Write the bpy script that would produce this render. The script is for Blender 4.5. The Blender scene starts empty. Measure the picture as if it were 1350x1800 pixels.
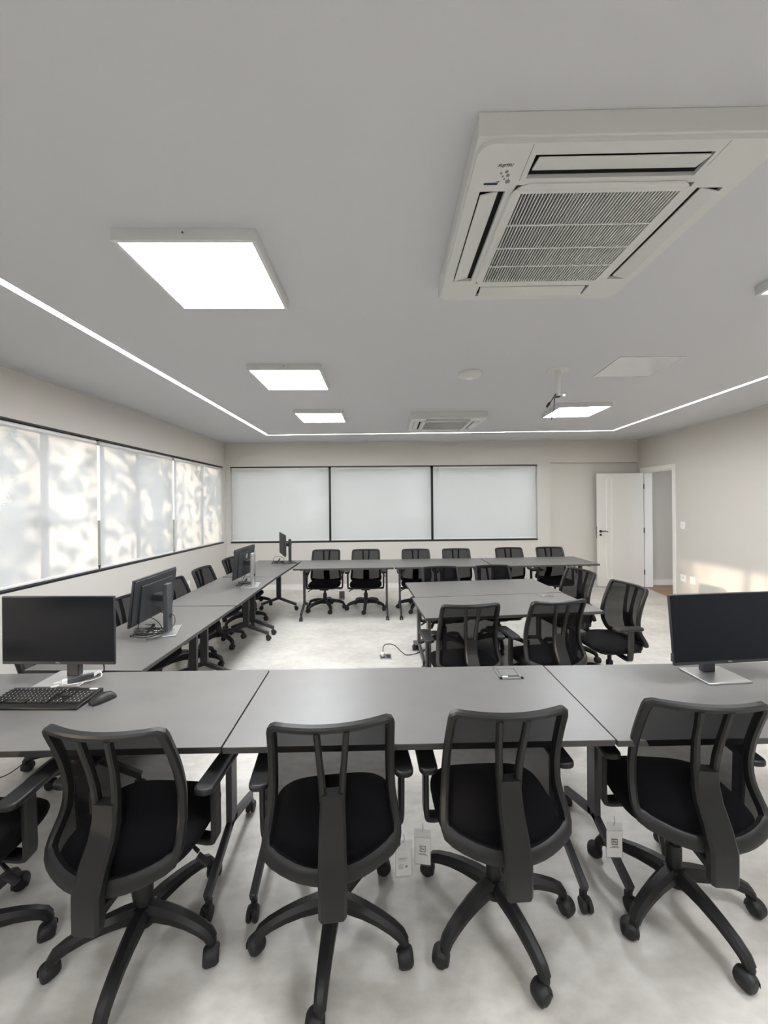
import bpy, math, random
from mathutils import Vector, Matrix
random.seed(7)
R = math.radians
S = bpy.context.scene
COL = S.collection

# ------------------------------------------------------------------ camera, sky, sun, exposure
CAM_H = 1.70
A, ROLL = 0.0162, 0.0095
f_ = Vector((math.sin(A), math.cos(A), 0)); r0 = Vector((math.cos(A), -math.sin(A), 0)); zz = Vector((0, 0, 1))
up = zz*math.cos(ROLL) + r0*math.sin(ROLL); rt = r0*math.cos(ROLL) - zz*math.sin(ROLL)
cam = bpy.data.cameras.new('camera'); camo = bpy.data.objects.new('camera', cam); COL.objects.link(camo)
camo.matrix_world = Matrix(((rt.x, up.x, -f_.x, 0), (rt.y, up.y, -f_.y, 0), (rt.z, up.z, -f_.z, CAM_H), (0, 0, 0, 1)))
cam.sensor_fit = 'VERTICAL'; cam.sensor_height = 36; cam.sensor_width = 27
cam.lens = 676*36/1800
cam.shift_y = -(900-874)/1800
cam.clip_start = 0.02; cam.clip_end = 200
S.camera = camo
S.view_settings.view_transform = 'Standard'; S.view_settings.look = 'None'
S.view_settings.gamma = 1; S.view_settings.use_curve_mapping = False
S.view_settings.exposure = 0.85
S.cycles.max_bounces = 10; S.cycles.diffuse_bounces = 6; S.cycles.transparent_max_bounces = 16
S.cycles.glossy_bounces = 4; S.cycles.transmission_bounces = 4
S.cycles.sample_clamp_indirect = 6.0
SKY, SUN, PANEL, LED = 1.02, 2.8, 28.5, 16.0
w = bpy.data.worlds.new('sky'); S.world = w; w.use_nodes = True
bg = w.node_tree.nodes['Background']; bg.inputs[0].default_value = (.88, .94, 1.0, 1); bg.inputs[1].default_value = SKY
sl = bpy.data.lights.new('sun', 'SUN'); sl.energy = SUN; sl.angle = R(.9); sl.color = (1.0, .80, .60)
so = bpy.data.objects.new('sun', sl); COL.objects.link(so)
SUN_DIR = Vector((1, .5, -.2)).normalized()
so.rotation_euler = SUN_DIR.to_track_quat('-Z', 'Y').to_euler(); so.location = (-12, -4, 5)

# ------------------------------------------------------------------ materials
def mat(name, col, rough=.5, metal=0., spec=.5, noise=None, bump=None, emit=None):
    m = bpy.data.materials.new(name); m.use_nodes = True
    nt = m.node_tree; b = nt.nodes['Principled BSDF']
    b.inputs['Base Color'].default_value = (*col, 1); b.inputs['Roughness'].default_value = rough
    b.inputs['Metallic'].default_value = metal; b.inputs['Specular IOR Level'].default_value = spec
    if emit:
        b.inputs['Emission Color'].default_value = (*emit[0], 1); b.inputs['Emission Strength'].default_value = emit[1]
    if noise or bump:
        tc = nt.nodes.new('ShaderNodeTexCoord')
    if noise:                                   # (scale, other colour, detail)
        n = nt.nodes.new('ShaderNodeTexNoise'); n.inputs['Scale'].default_value = noise[0]
        n.inputs['Detail'].default_value = noise[2] if len(noise) > 2 else 6
        rp = nt.nodes.new('ShaderNodeValToRGB')
        rp.color_ramp.elements[0].position = .35; rp.color_ramp.elements[1].position = .65
        rp.color_ramp.elements[0].color = (*col, 1); rp.color_ramp.elements[1].color = (*noise[1], 1)
        nt.links.new(tc.outputs['Object'], n.inputs['Vector']); nt.links.new(n.outputs['Fac'], rp.inputs['Fac'])
        nt.links.new(rp.outputs['Color'], b.inputs['Base Color'])
    if bump:                                    # (scale, strength)
        n2 = nt.nodes.new('ShaderNodeTexNoise'); n2.inputs['Scale'].default_value = bump[0]
        bp = nt.nodes.new('ShaderNodeBump'); bp.inputs['Strength'].default_value = bump[1]; bp.inputs['Distance'].default_value = .002
        nt.links.new(tc.outputs['Object'], n2.inputs['Vector']); nt.links.new(n2.outputs['Fac'], bp.inputs['Height'])
        nt.links.new(bp.outputs['Normal'], b.inputs['Normal'])
    return m

M = {}
M['wall'] = mat('painted_wall', (.61, .585, .54), .7, spec=.3, bump=(180, .08))
M['ceil'] = mat('ceiling_paint', (.60, .60, .62), .8, spec=.2)
M['white'] = mat('white_lacquer', (.82, .81, .78), .35, spec=.4)
M['acwhite'] = mat('air_unit_plastic', (.63, .63, .61), .4)
M['acgap'] = mat('air_unit_shadow_gap', (.015, .015, .015), .8, spec=.1)  # near-black stands in for shade behind the grille and inside the slots
M['panelframe'] = mat('lamp_frame', (.62, .63, .62), .5)
M['baseb'] = mat('baseboard_white', (.85, .84, .82), .4)
M['black'] = mat('black_plastic', (.009, .009, .0088), .46, spec=.38, bump=(500, .10))
M['blackd'] = mat('black_plastic_matte', (.008, .008, .0085), .55)  # matte black plastic for arms, casters, columns and small parts
M['seat'] = mat('black_seat_fabric', (.007, .007, .008), .9, spec=.15, bump=(900, .3))
M['top'] = mat('laminate_top', (.118, .112, .108), .42, spec=.7, noise=(9, (.126, .120, .114)), bump=(600, .06))
M['edge'] = mat('laminate_edge', (.040, .038, .036), .5)
M['steel'] = mat('charcoal_steel', (.045, .046, .047), .42, spec=.5)
M['rubber'] = mat('rubber', (.012, .012, .012), .6)
M['frame'] = mat('black_aluminium', (.012, .012, .013), .45)
M['screen'] = mat('screen_glass', (.006, .0075, .011), .42, spec=.14)
M['mon'] = mat('monitor_shell', (.022, .023, .026), .5)
M['silver'] = mat('brushed_silver', (.55, .55, .54), .32, metal=.85)
M['greymetal'] = mat('grey_stand', (.075, .078, .082), .42, metal=.3)
M['cable'] = mat('black_cable', (.010, .010, .011), .4)
M['wcable'] = mat('white_cable', (.75, .74, .70), .4)
M['boxgrey'] = mat('box_grey', (.17, .17, .17), .4, metal=.3)
M['outlet'] = mat('outlet_white', (.86, .86, .84), .3)
M['ink'] = mat('ink', (.03, .03, .035), .6)
M['greyink'] = mat('grey_ink', (.22, .22, .22), .6)
M['navy'] = mat('navy_print', (.012, .016, .09), .5)
M['card'] = mat('white_card', (.80, .79, .76), .5)
M['keyw'] = mat('key_print', (.75, .75, .75), .5)
M['wood'] = mat('hall_wood', (.36, .20, .095), .4, noise=(5, (.28, .15, .07)))
M['handle'] = mat('dark_bronze', (.05, .045, .04), .35, metal=.7)
M['leaf'] = mat('leaf', (.07, .14, .03), .6, noise=(1.2, (.12, .20, .05)))
M['bark'] = mat('bark', (.10, .07, .05), .9)
M['lawn'] = mat('lawn', (.09, .10, .06), .9, noise=(2, (.13, .13, .08)))
M['led'] = mat('led_diffuser', (.9, .9, .9), .5, emit=((1, .98, .95), LED))
M['lamp'] = mat('lamp_diffuser', (.9, .9, .9), .5, emit=((.94, .967, 1), PANEL))

def floor_mat():
    m = mat('cement_vinyl', (.62, .60, .55), .34, spec=.45); nt = m.node_tree; b = nt.nodes['Principled BSDF']
    tc = nt.nodes.new('ShaderNodeTexCoord'); mp = nt.nodes.new('ShaderNodeMapping'); mp.inputs['Scale'].default_value = (.9, 1.5, 1)
    nt.links.new(tc.outputs['Object'], mp.inputs['Vector'])
    n = nt.nodes.new('ShaderNodeTexNoise'); n.inputs['Scale'].default_value = 1.6; n.inputs['Detail'].default_value = 9; n.inputs['Roughness'].default_value = .62
    rp = nt.nodes.new('ShaderNodeValToRGB'); e = rp.color_ramp.elements
    e[0].position = .30; e[0].color = (.43, .405, .365, 1); e[1].position = .68; e[1].color = (.63, .605, .56, 1)
    nt.links.new(mp.outputs['Vector'], n.inputs['Vector']); nt.links.new(n.outputs['Fac'], rp.inputs['Fac'])
    n2 = nt.nodes.new('ShaderNodeTexNoise'); n2.inputs['Scale'].default_value = 14; n2.inputs['Detail'].default_value = 6
    nt.links.new(mp.outputs['Vector'], n2.inputs['Vector'])
    mx = nt.nodes.new('ShaderNodeMix'); mx.data_type = 'RGBA'; mx.blend_type = 'OVERLAY'; mx.inputs['Factor'].default_value = .30
    nt.links.new(rp.outputs['Color'], mx.inputs['A']); nt.links.new(n2.outputs['Fac'], mx.inputs['B'])
    nt.links.new(mx.outputs['Result'], b.inputs['Base Color'])
    mr = nt.nodes.new('ShaderNodeMapRange'); mr.inputs['To Min'].default_value = .28; mr.inputs['To Max'].default_value = .45
    nt.links.new(n2.outputs['Fac'], mr.inputs['Value']); nt.links.new(mr.outputs['Result'], b.inputs['Roughness'])
    return m
M['floor'] = floor_mat()

def fabric_mat(name, col, trans, open_):
    m = bpy.data.materials.new(name); m.use_nodes = True; nt = m.node_tree; nt.nodes.clear()
    o = nt.nodes.new('ShaderNodeOutputMaterial'); d = nt.nodes.new('ShaderNodeBsdfDiffuse'); t = nt.nodes.new('ShaderNodeBsdfTranslucent')
    tr = nt.nodes.new('ShaderNodeBsdfTransparent'); m1 = nt.nodes.new('ShaderNodeMixShader'); m2 = nt.nodes.new('ShaderNodeMixShader')
    d.inputs[0].default_value = (*col, 1); t.inputs[0].default_value = (*col, 1)
    m1.inputs[0].default_value = trans; m2.inputs[0].default_value = open_
    nt.links.new(d.outputs[0], m1.inputs[1]); nt.links.new(t.outputs[0], m1.inputs[2])
    nt.links.new(m1.outputs[0], m2.inputs[1]); nt.links.new(tr.outputs[0], m2.inputs[2]); nt.links.new(m2.outputs[0], o.inputs[0])
    return m
M['blind'] = fabric_mat('screen_blind_fabric', (.84, .84, .83), .48, .05)
M['mesh'] = fabric_mat('chair_mesh', (.008, .008, .009), .0, .12)

def glass_mat(name, tint, gloss):
    m = bpy.data.materials.new(name); m.use_nodes = True; nt = m.node_tree; nt.nodes.clear()
    o = nt.nodes.new('ShaderNodeOutputMaterial'); g = nt.nodes.new('ShaderNodeBsdfGlossy'); tr = nt.nodes.new('ShaderNodeBsdfTransparent')
    g.inputs['Roughness'].default_value = .05; tr.inputs[0].default_value = (*tint, 1)
    mx = nt.nodes.new('ShaderNodeMixShader'); mx.inputs[0].default_value = gloss
    nt.links.new(tr.outputs[0], mx.inputs[1]); nt.links.new(g.outputs[0], mx.inputs[2]); nt.links.new(mx.outputs[0], o.inputs[0])
    return m
M['glass'] = glass_mat('window_glass', (.96, .96, .96), .05)
M['sleeve'] = glass_mat('clear_sleeve', (.93, .93, .93), .07)

# ------------------------------------------------------------------ mesh helpers
class MB:
    def __init__(s): s.v = []; s.f = []
    def add(s, vs, fs):
        k = len(s.v); s.v += [tuple(v) for v in vs]; s.f += [tuple(i+k for i in q) for q in fs]; return s
    def box(s, c, d, mx=None):
        x, y, z = (q/2 for q in d)
        vs = [Vector((a*x, b*y, e*z)) for e in (-1, 1) for b in (-1, 1) for a in (-1, 1)]
        if mx is not None: vs = [mx @ v for v in vs]
        vs = [v + Vector(c) for v in vs]
        return s.add(vs, [(0, 2, 3, 1), (4, 5, 7, 6), (0, 1, 5, 4), (2, 6, 7, 3), (0, 4, 6, 2), (1, 3, 7, 5)])
    def bb(s, lo, hi):
        return s.box([(a+b)/2 for a, b in zip(lo, hi)], [b-a for a, b in zip(lo, hi)])
    def prism(s, poly, ext):
        n = len(poly); e = Vector(ext); p = [Vector(q) for q in poly]
        nrm = sum(((p[i]-p[0]).cross(p[(i+1) % n]-p[0]) for i in range(1, n-1)), Vector())
        if nrm.dot(e) > 0: p = p[::-1]
        vs = p + [q+e for q in p]
        return s.add(vs, [tuple(range(n)), tuple(range(2*n-1, n-1, -1))] + [(i, i+n, (i+1) % n+n, (i+1) % n) for i in range(n)])
    def sweep(s, path, sec, ups=None, closed=False, scales=None, caps=True):
        P = [Vector(p) for p in path]; n = len(P); m = len(sec); vs = []
        for i in range(n):
            a = P[i-1] if (i > 0 or closed) else P[i]; b = P[(i+1) % n] if (i < n-1 or closed) else P[i]
            t = (b-a).normalized()
            u = Vector(ups[i]) if ups else (Vector((0, 0, 1)) if abs(t.z) < .9 else Vector((0, 1, 0)))
            sd = t.cross(u).normalized(); u2 = sd.cross(t).normalized()
            k = scales[i] if scales else (1, 1)
            if not hasattr(k, '__len__'): k = (k, k)
            vs += [P[i] + sd*(q[0]*k[0]) + u2*(q[1]*k[1]) for q in sec]
        fs = []
        for i in range(n if closed else n-1):
            j = (i+1) % n
            for q in range(m):
                r = (q+1) % m
                fs.append((i*m+q, j*m+q, j*m+r, i*m+r))
        if caps and not closed:
            fs.append(tuple(range(m))); fs.append(tuple(range(n*m-1, (n-1)*m-1, -1)))
        return s.add(vs, fs)
    def tube(s, path, r, n=8, closed=False):
        if hasattr(r, '__len__'): return s.sweep(path, circ(1, n), scales=r, closed=closed)
        return s.sweep(path, circ(r, n), closed=closed)
    def lathe(s, prof, n=20, c=(0, 0, 0), mx=None):
        vs = []; m = len(prof)
        for i in range(n):
            a = 2*math.pi*i/n
            for r, z in prof:
                v = Vector((r*math.cos(a), r*math.sin(a), z))
                if mx is not None: v = mx @ v
                vs.append(v+Vector(c))
        fs = [(i*m+q, ((i+1) % n)*m+q, ((i+1) % n)*m+q+1, i*m+q+1) for i in range(n) for q in range(m-1)]
        fs += [tuple(i*m+m-1 for i in range(n)), tuple((n-1-i)*m for i in range(n))]
        return s.add(vs, fs)
    def grid(s, fn, nu, nv):
        vs = [fn(i/nu, j/nv) for j in range(nv+1) for i in range(nu+1)]
        return s.add(vs, [(j*(nu+1)+i, j*(nu+1)+i+1, (j+1)*(nu+1)+i+1, (j+1)*(nu+1)+i) for j in range(nv) for i in range(nu)])
    def build(s, name, m, parent=None, smooth=True, bevel=0, segs=2, sub=0, ang=35):
        me = bpy.data.meshes.new(name); me.from_pydata(s.v, [], s.f); me.update()
        if smooth:
            me.polygons.foreach_set('use_smooth', [True]*len(me.polygons)); me.set_sharp_from_angle(angle=R(ang))
        me.materials.append(M[m] if isinstance(m, str) else m)
        o = bpy.data.objects.new(name, me); COL.objects.link(o)
        if parent: o.parent = parent
        if bevel:
            b = o.modifiers.new('bevel', 'BEVEL'); b.width = bevel; b.segments = segs; b.limit_method = 'ANGLE'; b.angle_limit = R(40)
            b.harden_normals = False
        if sub:
            q = o.modifiers.new('sub', 'SUBSURF'); q.levels = sub; q.render_levels = sub
        return o

def circ(r, n=8): return [(r*math.cos(2*math.pi*i/n), r*math.sin(2*math.pi*i/n)) for i in range(n)]
def rrect(w, h, c=None):
    w /= 2; h /= 2; c = c if c is not None else min(w, h)*.35
    return [(w, -h+c), (w, h-c), (w-c, h), (-w+c, h), (-w, h-c), (-w, -h+c), (-w+c, -h), (w-c, -h)]
def rpoly(w, h, r, n=5):
    out = []
    for cx, cy, a0 in ((w/2-r, h/2-r, 0), (-w/2+r, h/2-r, 90), (-w/2+r, -h/2+r, 180), (w/2-r, -h/2+r, 270)):
        out += [(cx+r*math.cos(R(a0+90*i/n)), cy+r*math.sin(R(a0+90*i/n))) for i in range(n+1)]
    return out
def smooth_path(pts, n=6, closed=False):
    P = [Vector(p) for p in pts]; out = []; m = len(P)
    for i in range(m if closed else m-1):
        if closed: a, b, c, d = P[i-1], P[i], P[(i+1) % m], P[(i+2) % m]
        else: a, b, c, d = P[max(i-1, 0)], P[i], P[i+1], P[min(i+2, m-1)]
        for k in range(n):
            t = k/n
            out.append(.5*((2*b) + (c-a)*t + (2*a-5*b+4*c-d)*t*t + (3*b-a-3*c+d)*t**3))
    if not closed: out.append(P[-1])
    return out
def tag(o, label=None, cat=None, group=None, kind=None):
    if label: o['label'] = label
    if cat: o['category'] = cat
    if group: o['group'] = group
    if kind: o['kind'] = kind
    return o
def empty(name, loc=(0, 0, 0), rz=0, label=None, cat=None, group=None):
    o = bpy.data.objects.new(name, None); COL.objects.link(o); o.empty_display_size = .1
    o.location = loc; o.rotation_euler = (0, 0, rz); return tag(o, label, cat, group)
def kids(o): return [c for c in bpy.data.objects if c.parent == o]
def copy_tree(o, parent=None):
    c = o.copy(); COL.objects.link(c)
    if parent: c.parent = parent
    for ch in kids(o): copy_tree(ch, c)
    return c
def struct(o): o['kind'] = 'structure'; return o
def text_part(body, size, m, name, parent, loc, mx=None, depth=.0004, shear=0, align='CENTER'):
    c = bpy.data.curves.new('t', 'FONT'); c.body = body; c.size = size; c.extrude = depth; c.shear = shear
    c.align_x = align; c.align_y = 'CENTER'
    t = bpy.data.objects.new('t', c); COL.objects.link(t)
    dg = bpy.context.evaluated_depsgraph_get(); me = bpy.data.meshes.new_from_object(t.evaluated_get(dg))
    bpy.data.objects.remove(t); me.name = name
    me.materials.clear(); me.materials.append(M[m])
    o = bpy.data.objects.new(name, me); COL.objects.link(o); o.parent = parent
    mat4 = (mx.to_4x4() if mx is not None else Matrix.Identity(4)); o.matrix_local = Matrix.Translation(loc) @ mat4
    return o

# ------------------------------------------------------------------ room shell
C = 2.735                       # ceiling height
XL, YB, YF = -2.82, 7.18, -2.6
RW0 = Vector((4.92, YB, 0)); RD = Vector((.34, 2.74, 0)).normalized(); RN = Vector((RD.y, -RD.x, 0))   # right wall: corner, direction, outward
def rw(s, o, z): return RW0 + RD*s + RN*o + Vector((0, 0, z))          # s along (negative towards camera), o outward
def zb(y): return 1.000 - .0270*(y-2.92)
def zt(y): return 2.335 - .0125*(y-2.92)
sF = (YF-YB)/RD.y
struct(MB().prism([(XL-.15, YF-.15, 0), (rw(sF, .15, 0).x, YF-.15, 0), (RW0.x+.15, YB+.15, 0), (XL-.15, YB+.15, 0)], (0, 0, -.1)).build('floor', 'floor', smooth=False))

# ceiling: outer ring and inner field with an LED groove between them
G = [Vector((-1.745, YF+.9, 0)), Vector((-1.800, 6.336, 0)), Vector((3.786, 6.121, 0)), Vector((2.87, YF+.9, 0))]
def offset(poly, d):
    out = []; n = len(poly)
    for i in range(n):
        a, b, c = poly[i-1], poly[i], poly[(i+1) % n]
        e1 = (b-a).normalized(); e2 = (c-b).normalized()
        n1 = Vector((-e1.y, e1.x, 0)); n2 = Vector((-e2.y, e2.x, 0))
        k = (n1+n2).normalized(); out.append(b + k*(d/max(.2, k.dot(n1))))
    return out
Gi, Go = offset(G, -.024), offset(G, .024)
OUT = [Vector((XL-.15, YF-.15, 0)), Vector((XL-.15, YB+.15, 0)), Vector((RW0.x+.19, YB+.15, 0)), rw(sF-.2, .15, 0)]
cm = MB()
def zc(p, z): return Vector((p.x, p.y, z))
cm.prism([zc(p, C) for p in Gi], (0, 0, .09))
for i in range(4):
    j = (i+1) % 4
    cm.prism([zc(OUT[i], C), zc(OUT[j], C), zc(Go[j], C), zc(Go[i], C)], (0, 0, .09))
cm.prism([zc(p, C+.085) for p in OUT], (0, 0, .06))
struct(cm.build('ceiling', 'ceil', smooth=False))

# left wall
WT = .15
wl = MB(); y0, y1 = 2.38, 7.08
def yz(pts): return [(XL, a, b) for a, b in pts]
ex = (-WT, 0, 0)
wl.prism(yz([(YF, 0), (YB+WT, 0), (YB+WT, zb(YB)), (y0, zb(y0)), (y0, .95), (YF, .95)]), ex)
wl.prism(yz([(YF, 2.35), (y0, 2.35), (y0, zt(y0)), (YB+WT, zt(YB)), (YB+WT, C), (YF, C)]), ex)
wl.prism(yz([(y1, zb(y1)), (YB+WT, zb(YB)), (YB+WT, zt(YB)), (y1, zt(y1))]), ex)
wl.prism(yz([(2.25, .95), (y0, .95), (y0, 2.35), (2.25, 2.35)]), ex)
wl.prism(yz([(YF, .95), (-.3, .95), (-.3, 2.35), (YF, 2.35)]), ex)
struct(wl.build('wall_left', 'wall', smooth=False))
# back wall
BX0, BX1, BZ0, BZ1, RX, RZ = -2.735, 3.0, .868, 2.288, 3.25, 2.318
wb = MB()
def xz(pts): return [(a, YB, b) for a, b in pts]
ey = (0, WT, 0)
wb.prism(xz([(XL, 0), (RX, 0), (RX, BZ0), (XL, BZ0)]), ey)
wb.prism(xz([(XL, BZ1), (RX, BZ1), (RX, C), (XL, C)]), ey)
wb.prism(xz([(XL, BZ0), (BX0, BZ0), (BX0, BZ1), (XL, BZ1)]), ey)
wb.prism(xz([(BX1, BZ0), (RX, BZ0), (RX, BZ1), (BX1, BZ1)]), ey)
wb.prism(xz([(RX, RZ), (5.1, RZ), (5.1, C), (RX, C)]), ey)
wb.prism([(RX, YB+.075, 0), (4.95, YB+.075, 0), (4.95, YB+.075, RZ), (RX, YB+.075, RZ)], (0, .075, 0))
struct(wb.build('wall_back', 'wall', smooth=False))
# right wall with the doorway
DS0, DS1, DZ = -1.02, -.165, 2.12
wr = MB()
def rz_(pts): return [rw(a, 0, b) for a, b in pts]
er = RN*.14
wr.prism(rz_([(sF-.1, 0), (DS0, 0), (DS0, C), (sF-.1, C)]), er)
wr.prism(rz_([(DS1, 0), (.06, 0), (.06, C), (DS1, C)]), er)
wr.prism(rz_([(DS0, DZ), (DS1, DZ), (DS1, C), (DS0, C)]), er)
struct(wr.build('wall_right', 'wall', smooth=False))
struct(MB().bb((XL-.15, YF-.15, 0), (rw(sF, .15, 0).x, YF, C)).build('wall_front', 'wall', smooth=False))
# hallway beyond the door
struct(MB().bb((5.07, YB-.02, 0), (7.6, YB+.10, 2.6)).build('wall_hall_end', 'wall', smooth=False))
struct(MB().bb((7.5, 3.2, 0), (7.6, YB-.02, 2.6)).build('wall_hall_side', 'wall', smooth=False))
struct(MB().prism([rw(-3.6, .14, 0), (7.6, 3.2, 0), (7.6, YB+.1, 0), rw(.05, .14, 0)], (0, 0, -.1)).build('floor_hall', 'wood', smooth=False))
struct(MB().prism([rw(DS0, 0, .001), rw(DS1, 0, .001), rw(DS1, .15, .001), rw(DS0, .15, .001)], (0, 0, .002)).build('trim_threshold', 'wood', smooth=False))
struct(MB().prism([rw(-3.6, .14, 2.6), (7.6, 3.2, 2.6), (7.6, YB+.1, 2.6), rw(.05, .14, 2.6)], (0, 0, .1)).build('ceiling_hall', 'ceil', smooth=False))
struct(MB().bb((5.08, YB-.035, 0), (7.5, YB-.02, .10)).build('baseboard_hall', 'baseb', smooth=False))
# baseboards and ceiling trim
struct(MB().bb((XL+.012, YB-.013, 0), (RX, YB, .095)).bb((RX, YB+.062, 0), (4.93, YB+.075, .095)).build('baseboard_back', 'baseb', smooth=False))
struct(MB().bb((XL, YF, 0), (XL+.013, YB-.001, .095)).build('baseboard_left', 'baseb', smooth=False))
def rbox(mb, s0, s1, o0, o1, z0, z1):
    return mb.prism([rw(s0, o0, z0), rw(s1, o0, z0), rw(s1, o1, z0), rw(s0, o1, z0)], (0, 0, z1-z0))
struct(rbox(MB(), sF+.02, DS0-.075, -.013, 0, 0, .095).build('baseboard_right', 'baseb', smooth=False))
struct(MB().bb((XL, YB-.022, C-.018), (4.91, YB, C)).build('trim_ceiling_back', 'ceil', smooth=False))
struct(MB().bb((XL, YF, C-.018), (XL+.022, YB-.022, C)).build('trim_ceiling_left', 'ceil', smooth=False))
struct(rbox(MB(), sF+.02, -.03, -.022, 0, C-.018, C).build('trim_ceiling_right', 'ceil', smooth=False))
# door casing with its jambs
dc = MB()
for o0, o1 in ((-.018, 0), (.14, .158)):
    rbox(dc, DS0-.07, DS0, o0, o1, 0, DZ+.075); rbox(dc, DS1, DS1+.07, o0, o1, 0, DZ+.075); rbox(dc, DS0, DS1, o0, o1, DZ, DZ+.075)
rbox(dc, DS0, DS0+.022, 0, .14, 0, DZ); rbox(dc, DS1-.022, DS1, 0, .14, 0, DZ); rbox(dc, DS0+.022, DS1-.022, 0, .14, DZ-.022, DZ)
struct(dc.build('trim_door_casing', 'white', smooth=False, bevel=.003))
# door leaf, swung open into the room against the back wall
hg = rw(DS1-.03, -.022, 0)
fe = Vector((4.065, 7.085, 0))
dv = (fe-hg); DL = dv.length; da = math.atan2(dv.y, dv.x)
M['doorw'] = mat('door_lacquer', (.70, .68, .635), .2, spec=.5)
door = MB().bb((0, -.018, .008), (DL, .018, 2.10)).build('door_1', 'doorw', bevel=.002)
door.location = hg; door.rotation_euler = (0, 0, da); struct(door)
# in the leaf's own frame +y is the room-facing side after the turn
def mould(mb, x0, x1, z0, z1, yy, t):
    for a, b, c, d in ((x0, z0, x1, z0+t), (x0, z1-t, x1, z1), (x0, z0+t, x0+t, z1-t), (x1-t, z0+t, x1, z1-t)):
        mb.bb((a, yy-.010, b), (c, yy+.010, d))
    return mb
for k in (1, -1): mould(MB(), DL-.265, DL-.155, .15, 2.03, .019*k, .018).build('panel_moulding', 'white', door, bevel=.004)
hd = MB()
hd.lathe([(.026, 0), (.026, .008), (.012, .012), (.012, .045)], 20, (DL-.06, .018, 1.03), Matrix.Rotation(R(-90), 3, 'X'))
hd.tube(smooth_path([(DL-.06, .058, 1.03), (DL-.10, .062, 1.036), (DL-.15, .060, 1.03), (DL-.175, .055, 1.022)], 4), .009, 8)
hd.build('door_handle', 'handle', door)
MB().lathe([(.022, 0), (.022, .006), (.008, .007)], 18, (DL-.06, .018, .965), Matrix.Rotation(R(-90), 3, 'X')).build('key_escutcheon', 'handle', door)
MB().bb((DL-.002, -.011, .90), (DL+.0025, .011, 1.12)).build('lock_plate', 'handle', door)
for z in (.28, 1.05, 1.85): MB().bb((-.012, .012, z-.045), (.004, .026, z+.045)).build('hinge', 'handle', door, bevel=.002)

# windows: black aluminium frames with glass
def window_left(name, ya, yb_, ym, z0f, z1f, latch=False):
    mb = MB(); xa, xb = XL-.135, XL-.085
    def bar(p, q, wdt, horizontal):
        if horizontal: mb.prism([(xa, p[0], p[1]), (xa, q[0], q[1]), (xa, q[0], q[1]+wdt), (xa, p[0], p[1]+wdt)], (xb-xa, 0, 0))
        else: mb.prism([(xa, p[0], p[1]), (xa, p[0]+wdt, p[1]), (xa, p[0]+wdt, q[1]), (xa, p[0], q[1])], (xb-xa, 0, 0))
    bar((ya, z0f(ya)), (yb_, z0f(yb_)), .05, True); bar((ya, z1f(ya)-.045), (yb_, z1f(yb_)-.045), .045, True)
    for yy, wd in ((ya, .035), (yb_-.035, .035), (ym-.03, .06)): bar((yy, z0f(yy)), (yy, z1f(yy)), wd, False)
    o = struct(mb.build(name, 'frame', smooth=False))
    MB().prism([(xa+.02, ya, z0f(ya)), (xa+.02, yb_, z0f(yb_)), (xa+.02, yb_, z1f(yb_)), (xa+.02, ya, z1f(ya))], (.006, 0, 0)).build('glass', 'glass', o, smooth=False)
    if latch:
        for d in (-.07, .07): MB().bb((xb, ym+d-.02, 1.47), (xb+.02, ym+d+.02, 1.55)).build('window_latch', 'frame', o)
    return o
window_left('window_1', 2.38, 3.985, 3.31, zb, zt, True)
window_left('window_2', 3.985, 5.42, 4.60, zb, zt)
window_left('window_3', 5.42, 7.08, 6.27, zb, zt)
def window_back(name, xa, xb_):
    ya, yb_ = YB+.085, YB+.135; xm = (xa+xb_)/2
    mb = MB().bb((xa, ya, BZ0), (xb_, yb_, BZ0+.045)).bb((xa, ya, BZ1-.045), (xb_, yb_, BZ1))
    for a, d in ((xa, .04), (xb_-.04, .04)): mb.bb((a, ya, BZ0), (a+d, yb_, BZ1))
    o = struct(mb.build(name, 'frame', smooth=False))
    MB().bb((xa, ya+.02, BZ0), (xb_, ya+.026, BZ1)).build('glass', 'glass', o, smooth=False)
for nm, a, b in (('window_4', BX0, -.895), ('window_5', -.895, 1.02), ('window_6', 1.02, BX1)): window_back(nm, a, b)
window_left('window_7', -.3, 2.25, .97, lambda y: .95, lambda y: 2.27)
struct(MB().prism(yz([(-.3, 2.27), (2.25, 2.27), (2.25, 2.35), (-.3, 2.35)]), ex).build('trim_window_lintel', 'wall', smooth=False))
# dark sill strips on the room side under the blinds
struct(MB().prism([(XL-.085, y0, zb(y0)), (XL-.085, y1, zb(y1)), (XL-.085, y1, zb(y1)+.018), (XL-.085, y0, zb(y0)+.018)], (.086, 0, 0)).build('trim_sill_left', 'frame', smooth=False))
struct(MB().bb((BX0, YB-.003, BZ0), (BX1, YB+.085, BZ0+.026)).build('trim_sill_back', 'frame', smooth=False))
struct(MB().prism([(XL-.024, y0, zt(y0)-.007), (XL-.024, y1, zt(y1)-.007), (XL-.024, y1, zt(y1)), (XL-.024, y0, zt(y0))], (.025, 0, 0)).bb((BX0, YB-.001, BZ1-.014), (BX1, YB+.024, BZ1)).build('trim_window_head', 'frame', smooth=False))

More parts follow.
